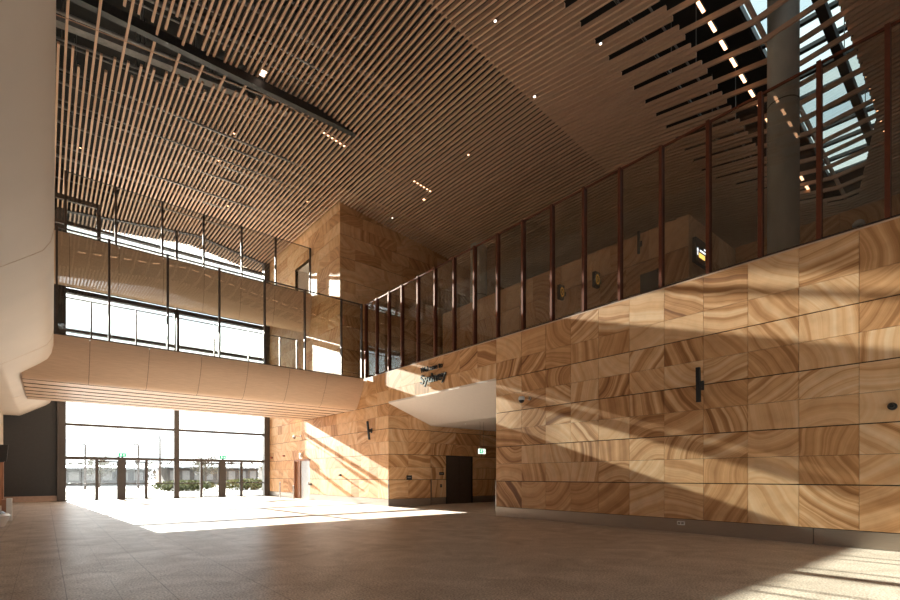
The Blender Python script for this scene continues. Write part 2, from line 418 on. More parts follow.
# ---- skirtings
mb = MB(); mb.box(WX-.02, WX+.03, YB, 3.06, 0, .35); mb.box(WX-.02, WX+.03, 3.075, 12.87, 0, .35)
structure(mb.build('baseboard_right', M['steel_skirt']))
mb = MB(); mb.box(WX-.02, WX+.03, 20.3, 29.58, 0, .35); mb.box(WX-.02, WX+.03, 32.05, YF-.1, 0, .35)
structure(mb.build('baseboard_far', M['steel_skirt']))
mb = MB(); p0, p1 = sp0+sn*.002, sp1+sn*.002
mb.bar((p0.x, p0.y, .175), (p1.x, p1.y, .175), .05, .35)
mb.box(RX0, RD[0]-.02, RY-.03, RY, 0, .35); mb.box(RD[1]+.02, 22, RY-.03, RY, 0, .35)
structure(mb.build('baseboard_recess', M['steel_skirt']))

# ---- floor slabs
mb = MB(); mb.box(-6, 30, YB, YF-.05, -.3, 0); structure(mb.build('floor', M['floor']))
mb = MB(); mb.box(WX+.23, 34, YB, TY+.2, 5.85, 6.45); structure(mb.build('floor_level_one', M['deck_mid']))

# ---- ceiling profile
def prof(x): return 17.85-.11*(8-x) if x < 8 else (17.85-.15*(x-8) if x < 13 else 17.1-.12*(x-13))
def gg(y):
    if y >= 13: return .02*(y-21)
    if y >= 5.35: return -.16-.19*(13-y)
    return -.16-.19*7.65+.075*(5.35-y)
def zc(x, y): return prof(x)+gg(y)
BR = [YB, 5.35, 13]
def slat(mb, x, y0, y1, w=.076, h=.15, mi=0, dz=0.0):
    ys = sorted({y0, y1} | {b for b in BR if y0 < b < y1})
    h0 = h
    for a, b in zip(ys, ys[1:]):
        za, zb = zc(x, a)+dz, zc(x, b)+dz; h = h0 if b <= 13.001 else .095      # deep blades over the near bays, flat battens beyond the fold
        mb.hexa([(x-w/2, a, za), (x+w/2, a, za), (x+w/2, b, zb), (x-w/2, b, zb), (x-w/2, a, za+h), (x+w/2, a, za+h), (x+w/2, b, zb+h), (x-w/2, b, zb+h)], mi)
mb = MB(); PITCH = .2075
k0 = int((-.6-.58)/PITCH); k1 = int((33.0-.58)/PITCH)
for k in range(k0, k1):
    x = .58+PITCH*k; r = k % 4
    ylim = YF-.15 if x < WX-.05 else TY-.05
    cuts = []
    if r:                                              # openings in the slats over the hall and over the skylight
        if x < 9.2:
            t = max(0, min(1, (9.2-x)/9))
            lo, hi = 20.9-1.9*t, 20.95+1.5*t
            if r == 2: hi += 1.1*t; lo -= 1.3*t
            cuts.append((lo, hi))
        if x < 27.5:
            s = max(0, min(1, (29-x)/6))
            cl_ = 5.3-1.75*s; ch = 5.5+1.6*s
            if r == 2: ch = 5.5+3.95*s
            cuts.append((cl_, ch))
    y = YB
    for lo, hi in sorted(cuts):
        if lo > y: slat(mb, x, y, lo)
        y = hi
    if y < ylim: slat(mb, x, y, ylim)
structure(mb.build('ceiling', M['timber_slat'], recalc=False))
mb = MB()                                              # the slats carry on outside under the eaves
for k in range(k0, int((WX+4-.58)/PITCH)): slat(mb, .58+PITCH*k, YF+.2, YF+2.3)
structure(mb.build('ceiling_outside', M['timber_slat'], recalc=False))
# cross rails that carry the slats, plus the timber battens along the folds
mb = MB()
def cross(y, w, h, dz, mi=0, x0=-.8, x1=33.0):
    xs = sorted({x0, x1} | {b for b in (8, 13) if x0 < b < x1})
    for a, b in zip(xs, xs[1:]):
        za, zb = zc(a, y)+dz, zc(b, y)+dz
        mb.hexa([(a, y-w/2, za), (b, y-w/2, zb), (b, y+w/2, zb), (a, y+w/2, za), (a, y-w/2, za+h), (b, y-w/2, zb+h), (b, y+w/2, zb+h), (a, y+w/2, za+h)], mi)
for y in [-7, -4.5, -2, .5, 8.2, 10.6, 13.4, 15.5, 18.2, 24.2]: cross(y, .04, .05, .16 if y < 13 else .105, 0)
for y in [26.8, 29.4, 32, 34.6]: cross(y, .04, .05, .105, 0, x1=12.9)
structure(mb.build('ceiling_rails', M['duct_dark']))
mb = MB()
cross(20.98, .02, .02, -.02, 0, x1=22); cross(5.36, .05, .30, .17, 0, x0=12); cross(13.0, .05, .05, .1)
structure(mb.build('trim_2', M['timber_slat']))

# ---- roof over the slats, with a skylight at the right
mb = MB()
def roof(x0, x1, y0, y1, dz=2.6):
    xs = sorted({x0, x1} | {b for b in (8, 13) if x0 < b < x1}); ys = sorted({y0, y1} | {b for b in (5.35, 13) if y0 < b < y1})
    for a, b in zip(xs, xs[1:]):
        for c, d in zip(ys, ys[1:]):
            z = [prof(X_)+dz+.02*(Y_-21) for X_, Y_ in ((a, c), (b, c), (b, d), (a, d))]
            mb.hexa([(a, c, z[0]), (b, c, z[1]), (b, d, z[2]), (a, d, z[3]), (a, c, z[0]+.2), (b, c, z[1]+.2), (b, d, z[2]+.2), (a, d, z[3]+.2)])
EV = 1
SK = (19.4, 31.8, 3.0, 6.9)
roof(-6, SK[0], YB, YF+.3); roof(SK[1], 34, YB, TY+.5); roof(SK[0], SK[1], SK[3], TY+.5); roof(SK[0], SK[1], YB, SK[2])
for a, b in ((-6, 8), (8, 13), (13, 18)):
    z = lambda x, up: prof(x)+.5+up
    mb.hexa([(a, YF+.3, z(a, 0)), (b, YF+.3, z(b, 0)), (b, YF+2.35, z(b, 0)), (a, YF+2.35, z(a, 0)), (a, YF+.3, z(a, .3)), (b, YF+.3, z(b, .3)), (b, YF+2.35, z(b, .3)), (a, YF+2.35, z(a, .3))])
mb.box(-6, -5.8, YB, YF, 5, 20); mb.box(33.8, 34, YB, TY+.5, 5.8, 18.5)
structure(mb.build('ceiling_roof', M['roof']))
zsk = lambda x, y: prof(x)+2.75+.02*(y-21)
mb = MB()
x = SK[0]
while x < SK[1]+.1:
    mb.hexa([(x-.09, SK[2], zsk(x, SK[2])), (x+.09, SK[2], zsk(x, SK[2])), (x+.09, SK[3], zsk(x, SK[3])), (x-.09, SK[3], zsk(x, SK[3])),
             (x-.05, SK[2], zsk(x, SK[2])+.18), (x+.05, SK[2], zsk(x, SK[2])+.18), (x+.05, SK[3], zsk(x, SK[3])+.18), (x-.05, SK[3], zsk(x, SK[3])+.18)]); x += 1.24
for y in (SK[2], 4.9, SK[3]): mb.bar((SK[0], y, zsk(SK[0], y)+.05), (SK[1], y, zsk(SK[1], y)+.05), .14, .3)
wf = structure(mb.build('window_2', M['duct_dark']))
mb = MB(); mb.quad([(SK[0], SK[2], zsk(SK[0], SK[2])+.1), (SK[1], SK[2], zsk(SK[1], SK[2])+.1), (SK[1], SK[3], zsk(SK[1], SK[3])+.1), (SK[0], SK[3], zsk(SK[0], SK[3])+.1)])
mb.build('glass_pane', M['skylight_glass'], wf)

# ---- back wall behind the camera, end walls of level one, left wall
mb = MB(); mb.box(-6, 34, YB-.3, YB, 4.6, 18.5); mb.box(-6, -2.5, YB-.3, YB, 0, 4.6); mb.box(12.2, 34, YB-.3, YB, 0, 4.6); structure(mb.build('wall_back', M['brown_panel']))
mb = MB()
for k in range(8): x = -2.5+2.1*k; mb.box(x-.05, x+.05, YB-.2, YB-.05, 0, 4.6)
mb.box(-2.5, 12.2, YB-.2, YB-.05, 4.5, 4.6); mb.box(-2.5, 12.2, YB-.2, YB-.05, 0, .1); mb.box(-2.5, 12.2, YB-.18, YB-.07, 2.5, 2.6)
w5 = structure(mb.build('window_added_fill', M['facade_frame']))  # unseen glazing, added to bring extra daylight into the hall from behind
mb = MB(); mb.box(-2.45, 12.15, YB-.13, YB-.11, .1, 4.5); mb.build('glass_pane', M['glass'], w5)

def left_x(y): return .03+.0092*y
mb = MB()
ysL = [YB, -4, 0, 4, 8, 12, 16, 20, 24, 28, 32, YF-.02]
def section(y):
    e = left_x(y)
    return [(-1.8, 4.94), (-1.13, 4.94), (-1.02, 4.99), (e-.36, 5.62), (e-.17, 5.78), (e-.06, 5.98), (e-.005, 6.25), (e, 6.6), (e, 20.0)]
rings = [[(x, y, z) for x, z in section(y)] for y in ysL]
k = len(mb.v)
for r in rings: mb.v += r
n = len(rings[0])
for i in range(len(rings)-1):
    for j in range(n-1):
        mb.f.append((k+i*n+j, k+i*n+j+1, k+(i+1)*n+j+1, k+(i+1)*n+j)); mb.mi.append(0); mb.uv.append(None); mb.tone.append(None)
structure(mb.build('wall_left', M['plaster'], smooth=True))
mb = MB(); mb.box(-2.2, -1.8, 33.9, YF, 0, 4.94); mb.box(-4.3, -2.2, 33.9, 34.2, 0, 4.94); structure(mb.build('wall_left_far', M['plaster']))
mb = MB(); mb.box(-4.6, -4.3, YB, 34.2, 0, 4.94); structure(mb.build('wall_left_low', M['plaster']))
mb = MB(); mb.box(-4.6, -1.79, YB, YF, 4.95, 5.2); structure(mb.build('ceiling_left', M['plaster']))
# shallow panel joints in the left cladding
mb = MB()
for y in (3.5, 12.0, 20.5, 29):
    e = left_x(y); P_ = section(y)
    for (xa, za), (xb, zb) in zip(P_[1:], P_[2:-1]): mb.bar((xa, y, za), (xb, y, zb), .006, .012)
structure(mb.build('trim_3', M['fascia']))

# ---- charcoal wall beside the entrance
mb = MB(); mb.box(-2.2, .55, YF, YF+.3, 0, 6.4); structure(mb.build('wall_charcoal', M['black_wall']))
mb = MB(); mb.box(-1.8, .55, YF-.05, YF, 0, .33); structure(mb.build('baseboard_entrance', M['copper']))

# ================================================================== entrance facade
FT = 17.9
mb = MB()
fy0, fy1 = YF-.12, YF+.12
mb.box(.55, .96, YF-.25, YF+.25, 0, 21.4)                   # left column
mb.box(12.60, 13.0, YF-.25, YF+.25, 0, 21.4)                # right column
mb.box(6.67, 6.97, fy0, fy1, 0, 12.6)
mb.box(6.74, 6.90, fy0, fy1, 12.6, 18.0)
for z0, z1 in ((2.50, 2.68), (4.53, 4.67), (6.36, 6.50), (10.16, 10.32), (12.46, 12.72), (15.1, 15.2), (16.6, 16.72)):
    if z0 == 15.1: continue
    mb.box(.96, 12.6, YF-.17, YF+.17, z0, z1)
for xa, xb in ((.96, 4.5), (4.5, 8), (8, 10.3), (10.3, 12.6)):          # header follows the slatted ceiling
    q = [(xa, zc(xa, YF)-.06), (xb, zc(xb, YF)-.06)]
    mb.hexa([(xa, fy0, q[0][1]), (xb, fy0, q[1][1]), (xb, fy1, q[1][1]), (xa, fy1, q[0][1]), (xa, fy0, 21.4), (xb, fy0, 21.4), (xb, fy1, 21.4), (xa, fy1, 21.4)])
mb.box(-6, .56, fy0, fy1, 6.3, 21.4)
win = structure(mb.build('window_1', M['facade_frame']))
for a0, a1 in ((.96, 6.67), (6.97, 12.6)):
    for z0, z1 in ((2.68, 4.55), (4.67, 6.38), (6.5, 10.16), (10.32, 12.46), (12.72, 16.6), (16.72, 18.1)):
        mb = MB(); mb.box(a0, a1, YF-.01, YF+.01, z0, z1); mb.build('glass_pane', M['glass'], win)
# lower glazing: fixed side lights, posts, mid rail and sliding doors
mb = MB()
for a, b in ((2.37, 2.50), (5.03, 5.15), (8.27, 8.39), (10.97, 11.09)): mb.box(a, b, fy0, fy1, 0, 2.5)
for a, b in ((3.54, 3.91), (9.5, 9.9)): mb.box(a, b, fy0, fy1, 0, 2.5)
for a, b in ((.96, 2.37), (5.15, 6.67), (6.97, 8.27), (11.09, 12.6)):
    mb.box(a, b, YF-.04, YF+.04, .98, 1.05); mb.box(a, b, YF-.05, YF+.05, 0, .07)
low = mb.build('entrance_frame', M['facade_frame'], win)
for a, b in ((.96, 2.37), (5.15, 6.67), (6.97, 8.27), (11.09, 12.6)):
    mb = MB(); mb.box(a, b, YF-.01, YF+.01, .07, 2.5); mb.build('glass_pane', M['glass'], win)
for n_, (a, b) in enumerate(((2.50, 3.54), (3.91, 5.03), (8.39, 9.5), (9.9, 10.97))):
    mb = MB(); y0, y1 = YF-.03, YF+.03
    mb.box(a, a+.05, y0, y1, .02, 2.44); mb.box(b-.05, b, y0, y1, .02, 2.44); mb.box(a, b, y0, y1, 2.36, 2.44); mb.box(a, b, y0, y1, .02, .10); mb.box(a+.05, b-.05, y0, y1, .98, 1.04)
    d = structure(mb.build('door_%d' % (n_+1), M['facade_frame']))
    mb = MB(); mb.box(a+.05, b-.05, YF-.008, YF+.008, .1, 2.36); mb.build('glass_pane', M['glass'], d)

# ================================================================== bridges
def bridge(name, label, front, x0, x1, fascia_top, back_pts, sof_y, sof_z, slab, joints, nslats, deck=None, mats=('fascia', 'soffit')):
    e = empty(name, ((x0+x1)/2, front[0][0], front[0][1]), label, 'bridge')
    # panelled fascia: front polyline
    mb = MB(); x = x0
    segs = []
    xs = [x0] + [j for j in joints if x0+.2 < j < x1-.2] + [x1]
    for a, b in zip(xs, xs[1:]):
        k = len(mb.v); P_ = front; n = len(P_)
        mb.v += [(a+.006, y, z) for y, z in P_] + [(b-.006, y, z) for y, z in P_]
        for i in range(n-1): mb.f.append((k+i, k+i+1, k+n+i+1, k+n+i)); mb.mi.append(0); mb.uv.append(None); mb.tone.append(None)
    o = mb.build('fascia', M[mats[0]], e, smooth=True, recalc=False)
    # soffit boards
    mb = MB(); yA, yB = sof_y; zA, zB = sof_z; L_ = (yB-yA)/nslats
    for i in range(nslats):
        ya, yb = yA+i*L_+.11, yA+(i+1)*L_-.11
        za, zb = zA+(zB-zA)*(ya-yA)/(yB-yA), zA+(zB-zA)*(yb-yA)/(yB-yA)
        for a, b in zip(xs, xs[1:]):
            mb.hexa([(a+.003, ya, za), (b-.003, ya, za), (b-.003, yb, zb), (a+.003, yb, zb), (a+.003, ya, za+.06), (b-.003, ya, za+.06), (b-.003, yb, zb+.06), (a+.003, yb, zb+.06)])
            mb.mi[-4] = 1; mb.mi[-2] = 1                    # dark board edges
    mb.build('soffit', [M[mats[1]], M['joint']], e)
    mb = MB(); mb.extrude_x(slab, x0, x1); mb.build('slab', M['void'], e)
    mb = MB(); mb.box(max(x0, .25), x1, deck[0], deck[1], deck[2], deck[2]+.03); mb.build('walking_surface', M['deck'], e)
    if back_pts:
        mb = MB(); mb.extrude_x(back_pts, x0, x1, closed=False)
        o = mb.build('rear_fascia', M[mats[0]], e, smooth=True, recalc=False)
    local(e); return e
F1 = [(22.69, 6.65), (22.70, 6.50), (22.76, 6.25), (22.92, 5.90), (23.18, 5.48), (23.36, 5.24), (23.48, 5.13), (23.62, 5.09), (23.72, 5.08)]
slab1 = [(22.76, 6.6), (23.0, 6.2), (23.75, 5.6), (30.3, 5.6), (31.4, 6.45), (31.5, 6.6), (31.35, 6.6), (31.3, 6.42), (22.95, 6.42), (22.9, 6.6)]
bridge('footbridge', 'timber-clad footbridge crossing the hall low above the glazed entrance, with grooved pale soffit', F1, left_x(24)-.9, WX-.01, 6.65,
       [(30.45, 5.16), (30.7, 5.2), (31.2, 6.0), (31.5, 6.62)], (23.74, 30.45), (5.08, 5.14), slab1, [1.3+1.92*k for k in range(7)], 6, deck=(22.96, 31.3, 6.42))
F2 = [(29.23, 13.0), (29.24, 12.7), (29.27, 12.2), (29.33, 11.7), (29.42, 11.25), (29.52, 10.95), (29.63, 10.78), (29.78, 10.70), (29.9, 10.69)]
slab2 = [(29.3, 12.9), (29.45, 11.5), (29.9, 10.8), (30.9, 11.15), (31.6, 12.75), (36.8, 12.75), (36.8, 12.95)]
bridge('upper_walkway', 'upper timber-clad walkway with plain tan fascia, high behind the glass of the footbridge', F2, .25, WX-.01, 13.0,
       None, (29.92, 30.9), (10.70, 11.04), slab2, [.9+1.95*k for k in range(7)], 2, deck=(29.4, 36.8, 12.95))

# ---- frameless glass screens with slim bronze posts
def screen(name, label, pts, z0, z1, axis, post_w, post_d, mat, rail=.05, group=None, gmat='screen_glass', mid=None, side=0):
    """pts: post stations along the axis; axis ('x', y) or ('y', x)"""
    kind, c = axis
    loc = (pts[0], c, z0) if kind == 'x' else (c, pts[0], z0)
    e = empty(name, loc, label, 'glass screen', group)
    B = (lambda m_, a, b, lo, hi, p, q: m_.box(a, b, c+lo, c+hi, p, q)) if kind == 'x' else (lambda m_, a, b, lo, hi, p, q: m_.box(c+lo, c+hi, a, b, p, q))
    for p in pts:
        mb = MB(); B(mb, p-post_w/2, p+post_w/2, -post_d/2+side, post_d/2+side, z0, z1); mb.build('post', M[mat], e)
    for a, b in zip(pts, pts[1:]):
        mb = MB(); B(mb, min(a, b)+post_w/2+.004, max(a, b)-post_w/2-.004, -.008, .008, z0+.01, z1-rail/2); mb.build('glass_pane', M[gmat], e)
    mb = MB(); B(mb, min(pts)-post_w/2, max(pts)+post_w/2, -.025, .025, z1-rail, z1); mb.build('top_rail', M[mat], e)
    mb = MB(); B(mb, min(pts), max(pts), -.03, .03, z0-.03, z0+.03); mb.build('bottom_channel', M['bronze'], e)
    if mid:
        mb = MB(); B(mb, min(pts), max(pts), -.02+.08, .02+.08, mid-.02, mid+.02); mb.build('handrail', M['chrome'], e)
    local(e); return e
screen('glass_screen', 'tall glass screen with dark posts along the front edge of the footbridge', [.33, 1.9, 3.88, 5.86, 7.82, 9.76, 11.72, 12.9], 6.68, 10.62, ('x', 22.78), .07, .14, 'bronze')
screen('glass_screen', 'glass screen along the rear edge of the footbridge, in front of the bright windows', [.45, 1.85, 3.84, 5.82, 7.8, 9.78, 11.76, 12.9], 6.64, 10.6, ('x', 31.4), .07, .12, 'bronze', gmat='glass')
screen('glass_screen', 'glass screen with slim black posts along the upper walkway under the slatted ceiling', [.75, 2.72, 4.74, 6.73, 8.74, 10.71, 12.9], 13.03, 15.95, ('x', 29.3), .10, .10, 'bronze', rail=.035)
screen('glass_screen', 'low glass screen at the back of the upper walkway near the facade', [2.2, 4.4, 6.6, 8.8, 11.0, 12.8], 13.02, 14.6, ('x', 35.2), .07, .09, 'bronze', rail=.04, gmat='glass')
screen('glass_screen', 'tall glass screen with rust-brown posts on top of the long sandstone wall', [22.6, 21.48, 20.34, 19.2, 17.91, 16.65, 15.37, 14.12, 12.84, 11.58, 10.30, 9.04, 7.79, 6.54, 5.30, 4.12, 2.98, 1.85, .6, -.65, -1.9, -3.15], 6.69, 10.6, ('y', WX+.08), .085, .17, 'rust_post', rail=.05)
# stone coping of the long wall
mb = MB(); mb.box(WX-.002, WX+.26, YB, TY-.02, 6.62, 6.655); structure(mb.build('trim_4', M['soffit']))
# dark framed lobby glazing on the upper walkway, at its left end
mb = MB()
mb.box(.3, 2.3, 31.9, 32.05, 15.75, 16.0); mb.box(2.12, 2.3, 31.9, 32.05, 12.95, 15.75); mb.box(.3, 2.12, 31.9, 32.05, 14.5, 14.66)
w3 = structure(mb.build('window_3', M['bronze']))
mb = MB(); mb.box(.3, 2.12, 31.96, 31.98, 12.97, 14.5); mb.box(.3, 2.12, 31.96, 31.98, 14.66, 15.75); mb.build('glass_pane', M['glass'], w3)

# ================================================================== level one beyond the screen
CONTRAST = .45
def stone_block(name, x0, x1, y0, y1, z0, z1, seed):
    mb = MB(); rows = [z1-1.32*k for k in range(5, -1, -1)]; rows[0] = z0; r = random.Random(seed)
    rows = [round(z, 3) for z in rows]
    ob_ = Vector((x0+.03, 0, 0)); of_ = Vector((0, y0+.03, 0))
    for i in range(len(rows)-1):
        c = far_cols(y0, y1, 1.1, 2.0, seed+i)
        for a, b in zip(c, c[1:]): panel(mb, ob_, ux, nx, a, b, rows[i], rows[i+1], gz0=.012, gz1=.012)
        c = far_cols(x0, x1, 1.1, 2.0, seed+20+i)
        for a, b in zip(c, c[1:]): panel(mb, of_, u3, n3, a, b, rows[i], rows[i+1], gz0=.012, gz1=.012)
    mb.box(x0+.03, x1, y0+.03, y1, z0, z1-.01, 1)
    return structure(mb.build(name, [M['stone'], M['joint']]))
stone_block('wall_level_one', 20.5, 33.5, 9.1, TY-.1, 6.45, 12.38, 900)
stone_block('wall_level_one_near', 25.2, 33.5, -6, 9.0, 6.45, 12.36, 950)

def column(x, y, r, z1, label, z0=6.45):
    e = empty('concrete_column', (x, y, z0), label, 'column', None)
    mb = MB(); mb.cyl((x, y, z0), (x, y, z1), r, 40); mb.build('shaft', M['concrete'], e, smooth=True)
    mb = MB(); mb.lathe((x, y, 0), [(r+.004, 12.98), (r+.006, 12.99), (r+.006, 13.01), (r+.004, 13.02)], 40); mb.build('pour_joint', M['duct_dark'], e)
    local(e)
column(17.6, 4.93, .42, 18.3, 'large round concrete column rising into the skylight at upper right')
column(21.35, 22.7, .53, 16.5, 'farther round concrete column standing above the upper stone wall, behind the long glass screen', 12.38)

# toilet symbols on projecting black boxes
def round_sign(y, label):
    e = empty('projecting_sign', (20.5, y, 10.4), label, 'sign', 'projecting signs on the upper stone wall')
    z = 10.82
    mb = MB(); mb.box(19.92, 20.30, y-.09, y+.09, z-.36, z+.36); mb.build('sign_box', M['black'], e, bevel=.015)
    mb = MB(); mb.box(20.30, 20.48, y-.04, y+.04, z-.1, z+.1); mb.build('bracket', M['duct_dark'], e)
    ring = MB(); n = 28
    for i in range(n):
        a, b = 2*math.pi*i/n, 2*math.pi*(i+1)/n
        P_ = lambda t, r: (20.11+r*.62*math.cos(t), z+r*math.sin(t))
        q = [P_(a, .16), P_(a, .24), P_(b, .24), P_(b, .16)]
        ring.quad([(X_, y-.093, Z_) for X_, Z_ in q]); 
    ring.box(20.09, 20.13, y-.094, y-.092, z-.1, z+.1)
    ring.build('ring_symbol', M['yellow'], e)
    local(e)
round_sign(15.3, 'left of the two black projecting signs with a yellow ring symbol, upper stone wall')
round_sign(13.25, 'right of the two black projecting signs with a yellow ring symbol, upper stone wall')

# information screen on the corner of the level one wall
e = empty('information_screen', (21.5, 9.05, 10.5), 'black information screen with white and yellow lines on upper stone corner', 'screen')
mb = MB(); mb.box(20.72, 22.25, 8.9, 9.06, 10.42, 11.45); mb.build('screen_body', M['black'], e, bevel=.02)
mb = MB()
for x0, x1, z0, z1 in ((21.1, 22.0, 10.93, 10.99), (21.5, 22.05, 11.08, 11.13), (20.86, 20.90, 10.72, 10.98)): mb.box(x0, x1, 8.885, 8.9, z0, z1)
mb.quad([(20.80, 8.89, 10.92), (20.96, 8.89, 10.92), (20.88, 8.89, 11.04)])
mb.build('text_lines', M['screen_white'], e)
mb = MB(); mb.box(21.0, 21.55, 8.885, 8.9, 10.66, 10.84); mb.build('highlight', M['screen_yellow'], e); mb = MB(); mb.box(21.65, 22.0, 8.885, 8.9, 11.16, 11.28); mb.build('highlight', M['screen_yellow'], e); local(e)
# dark opening in level one wall
mb = MB(); mb.box(20.44, 20.5, 10.42, 11.2, 9.2, 10.5); mb.box(20.42, 20.5, 10.38, 10.44, 9.2, 10.52); structure(mb.build('window_4', M['black']))

# post with a dome cap on level one
e = empty('dome_post', (15.0, 2.65, 6.45), 'white dome-topped post just behind the glass at far right', 'post light')
mb = MB(); mb.cyl((15.0, 2.65, 6.45), (15.0, 2.65, 7.5), .03, 12); mb.build('post', M['black'], e)
mb = MB(); mb.lathe((15.0, 2.65, 7.5), [(.02, 0), (.12, .01), (.125, .04), (.11, .09), (.07, .13), (.001, .145)], 24); mb.build('dome_cap', M['white'], e, smooth=True); local(e)

# ================================================================== wall equipment
def column_speaker(x, y, z, h, label, tilt=0.0, group='slim black wall loudspeakers'):
    e = empty('wall_speaker', (x, y, z), label, 'loudspeaker', group)
    mb = MB(); d = math.sin(tilt)*h/2
    mb.bar((x-.20-d, y, z-h/2) if False else (x-.20+d, y, z-h/2), (x-.20-d, y, z+h/2), .10, .09, up=(1, 0, 0)); mb.build('cabinet', M['black'], e, bevel=.012)
    mb = MB(); mb.box(x-.16, x-.002, y-.04, y+.04, z-.07, z+.07); mb.box(x-.03, x-.002, y-.06, y+.06, z-.12, z+.12); mb.build('wall_bracket', M['duct_dark'], e)
    local(e)
column_speaker(WX, 5.44, 3.83, .88, 'slim black loudspeaker on the long sandstone wall, right of centre', .03)
column_speaker(WX, 21.9, 3.85, .95, 'slim black loudspeaker tilted on the sandstone wall beside the recess', .12)
column_speaker(20.5, 11.2, 11.9, 1.0, 'slim black loudspeaker on the stone wall behind the upper glass', .0)

def dome_camera(y, z, label, arm=.45, r=.11):
    e = empty('security_camera', (WX, y, z), label, 'security camera', None)
    mb = MB(); mb.cyl((WX-.002, y, z+.08), (WX-.05, y, z+.08), .07, 16); mb.cyl((WX-.05, y, z+.08), (WX-arm, y, z+.08), .025, 12); mb.build('wall_arm', M['chrome'], e, smooth=True)
    mb = MB(); c = (WX-arm, y, z)
    mb.lathe(c, [(.001, .12), (r*.7, .11), (r, .06), (r*1.02, -.01), (r*.95, -.02)], 24); mb.build('housing', M['white'], e, smooth=True)
    mb = MB(); mb.lathe(c, [(r*.85, -.02), (r*.8, -.06), (r*.5, -.10), (.001, -.115)], 24); mb.build('lens_dome', M['black'], e, smooth=True)
    local(e)
dome_camera(11.2, 4.12, 'white dome camera on an arm on the long sandstone wall near the recess')
dome_camera(30.95, 4.05, 'small white dome camera high on the far sandstone wall above the steel door')
e = empty('wall_light', (WX, 30.8, 2.8), 'small white box fitted above the steel door on the far wall', 'wall light')
mb = MB(); mb.box(WX-.16, WX-.002, 30.68, 30.92, 2.68, 3.0); mb.build('housing', M['white'], e, bevel=.02)
mb = MB(); mb.box(WX-.13, WX-.03, 30.71, 30.89, 2.665, 2.68); mb.build('lens', M['lamp_white'], e); local(e)
def knob(name, y, z, r, mat, label, cat, sq=False):
    e = empty(name, (WX, y, z), label, cat)
    mb = MB()
    if sq: mb.box(WX-.05, WX-.002, y-r, y+r, z-r*.55, z+r*.55)
    else: mb.cyl((WX-.002, y, z), (WX-.06, y, z), r, 18)
    mb.build('backplate', M['black'] if mat != 'black' else M['duct_dark'], e)
    mb = MB(); mb.cyl((WX-.05, y, z), (WX-.16, y, z), r*.6, 18, r2=r*.5); mb.build('front_piece', M[mat], e, smooth=True); local(e)
knob('fire_alarm_sounder', 1.77, 2.89, .075, 'black', 'small black round device at the far right end of the sandstone wall', 'alarm device')
knob('fire_alarm_call_point', 33.8, 2.92, .09, 'red_orange', 'small dark red device on the far wall left of the door', 'alarm device', True)
knob('fire_alarm_strobe', 36.2, 2.86, .08, 'red_orange', 'tiny reddish device on the far wall beside the entrance column', 'alarm device')
knob('door_release_button', 29.3, .98, .07, 'black', 'small dark door release on the far wall right of the steel door', 'button')
knob('wall_sensor', 25.3, 1.55, .07, 'black', 'tiny dark sensor alone on the far sandstone wall at waist height', 'sensor')
e = empty('power_outlet', (WX-.02, 6.0, .3), 'small silver double outlet on the steel skirting of the long wall', 'power outlet')
mb = MB(); mb.box(WX-.035, WX-.021, 5.86, 6.06, .2, .3); mb.build('cover_plate', M['white'], e)
mb = MB(); mb.box(WX-.04, WX-.034, 5.88, 5.95, .22, .28); mb.box(WX-.04, WX-.034, 5.97, 6.04, .22, .28); mb.build('socket', M['chrome'], e); local(e)

# far door
mb = MB(); mb.box(WX+.02, WX+.08, 29.58, 31.04, 0, 2.47); d5 = structure(mb.build('door_5', M['steel_door']))
mb = MB(); mb.box(WX-.04, WX+.02, 29.72, 29.78, .92, 1.12); mb.cyl((WX-.05, 29.85, 1.02), (WX-.05, 29.75, 1.02), .015, 8); mb.build('door_handle', M['chrome'], d5)
mb = MB(); mb.box(WX-.05, WX+.1, 31.04, 31.12, 0, 2.56); mb.box(WX-.05, WX+.1, 31.95, 32.05, 0, 2.56); mb.box(WX+.1, WX+.14, 31.04, 32.05, 0, 2.56); mb.box(WX-.03, WX+.14, 29.58, 32.05, 2.47, 2.58)
structure(mb.build('trim_5', M['brown_panel']))
# recess door
mb = MB(); mb.box(RD[0], RD[1], RY+.02, RY+.08, 0, 2.6); d6 = structure(mb.build('door_6', M['door_grey']))
mb = MB(); mb.box(RD[0], RD[0]+.06, RY-.04, RY+.02, 0, 2.6); mb.box(RD[1]-.06, RD[1], RY-.04, RY+.02, 0, 2.6); mb.box(RD[0], RD[1], RY-.04, RY+.02, 2.54, 2.6); mb.box((RD[0]+RD[1])/2-.006, (RD[0]+RD[1])/2+.006, RY+.012, RY+.02, 0, 2.54); mb.build('door_frame', M['duct_dark'], d6)
# level two doorway in the tower wall
mb = MB(); mb.box(WX+.03, WX+1.5, 29.6, 29.68, 12.95, 15.46); mb.box(WX+.03, WX+1.5, 31.95, 32.03, 12.95, 15.46); mb.box(WX+1.45, WX+1.5, 29.68, 31.95, 12.95, 15.46); mb.box(WX+.03, WX+1.5, 29.6, 32.03, 15.46, 15.5); mb.box(WX+.03, WX+1.5, 29.6, 32.03, 12.9, 12.95)
structure(mb.build('wall_upper_doorway', M['recess_white']))
mb = MB(); mb.box(WX+1.38, WX+1.44, 30.2, 31.3, 12.96, 15.1); d7 = structure(mb.build('door_7', M['fascia']))

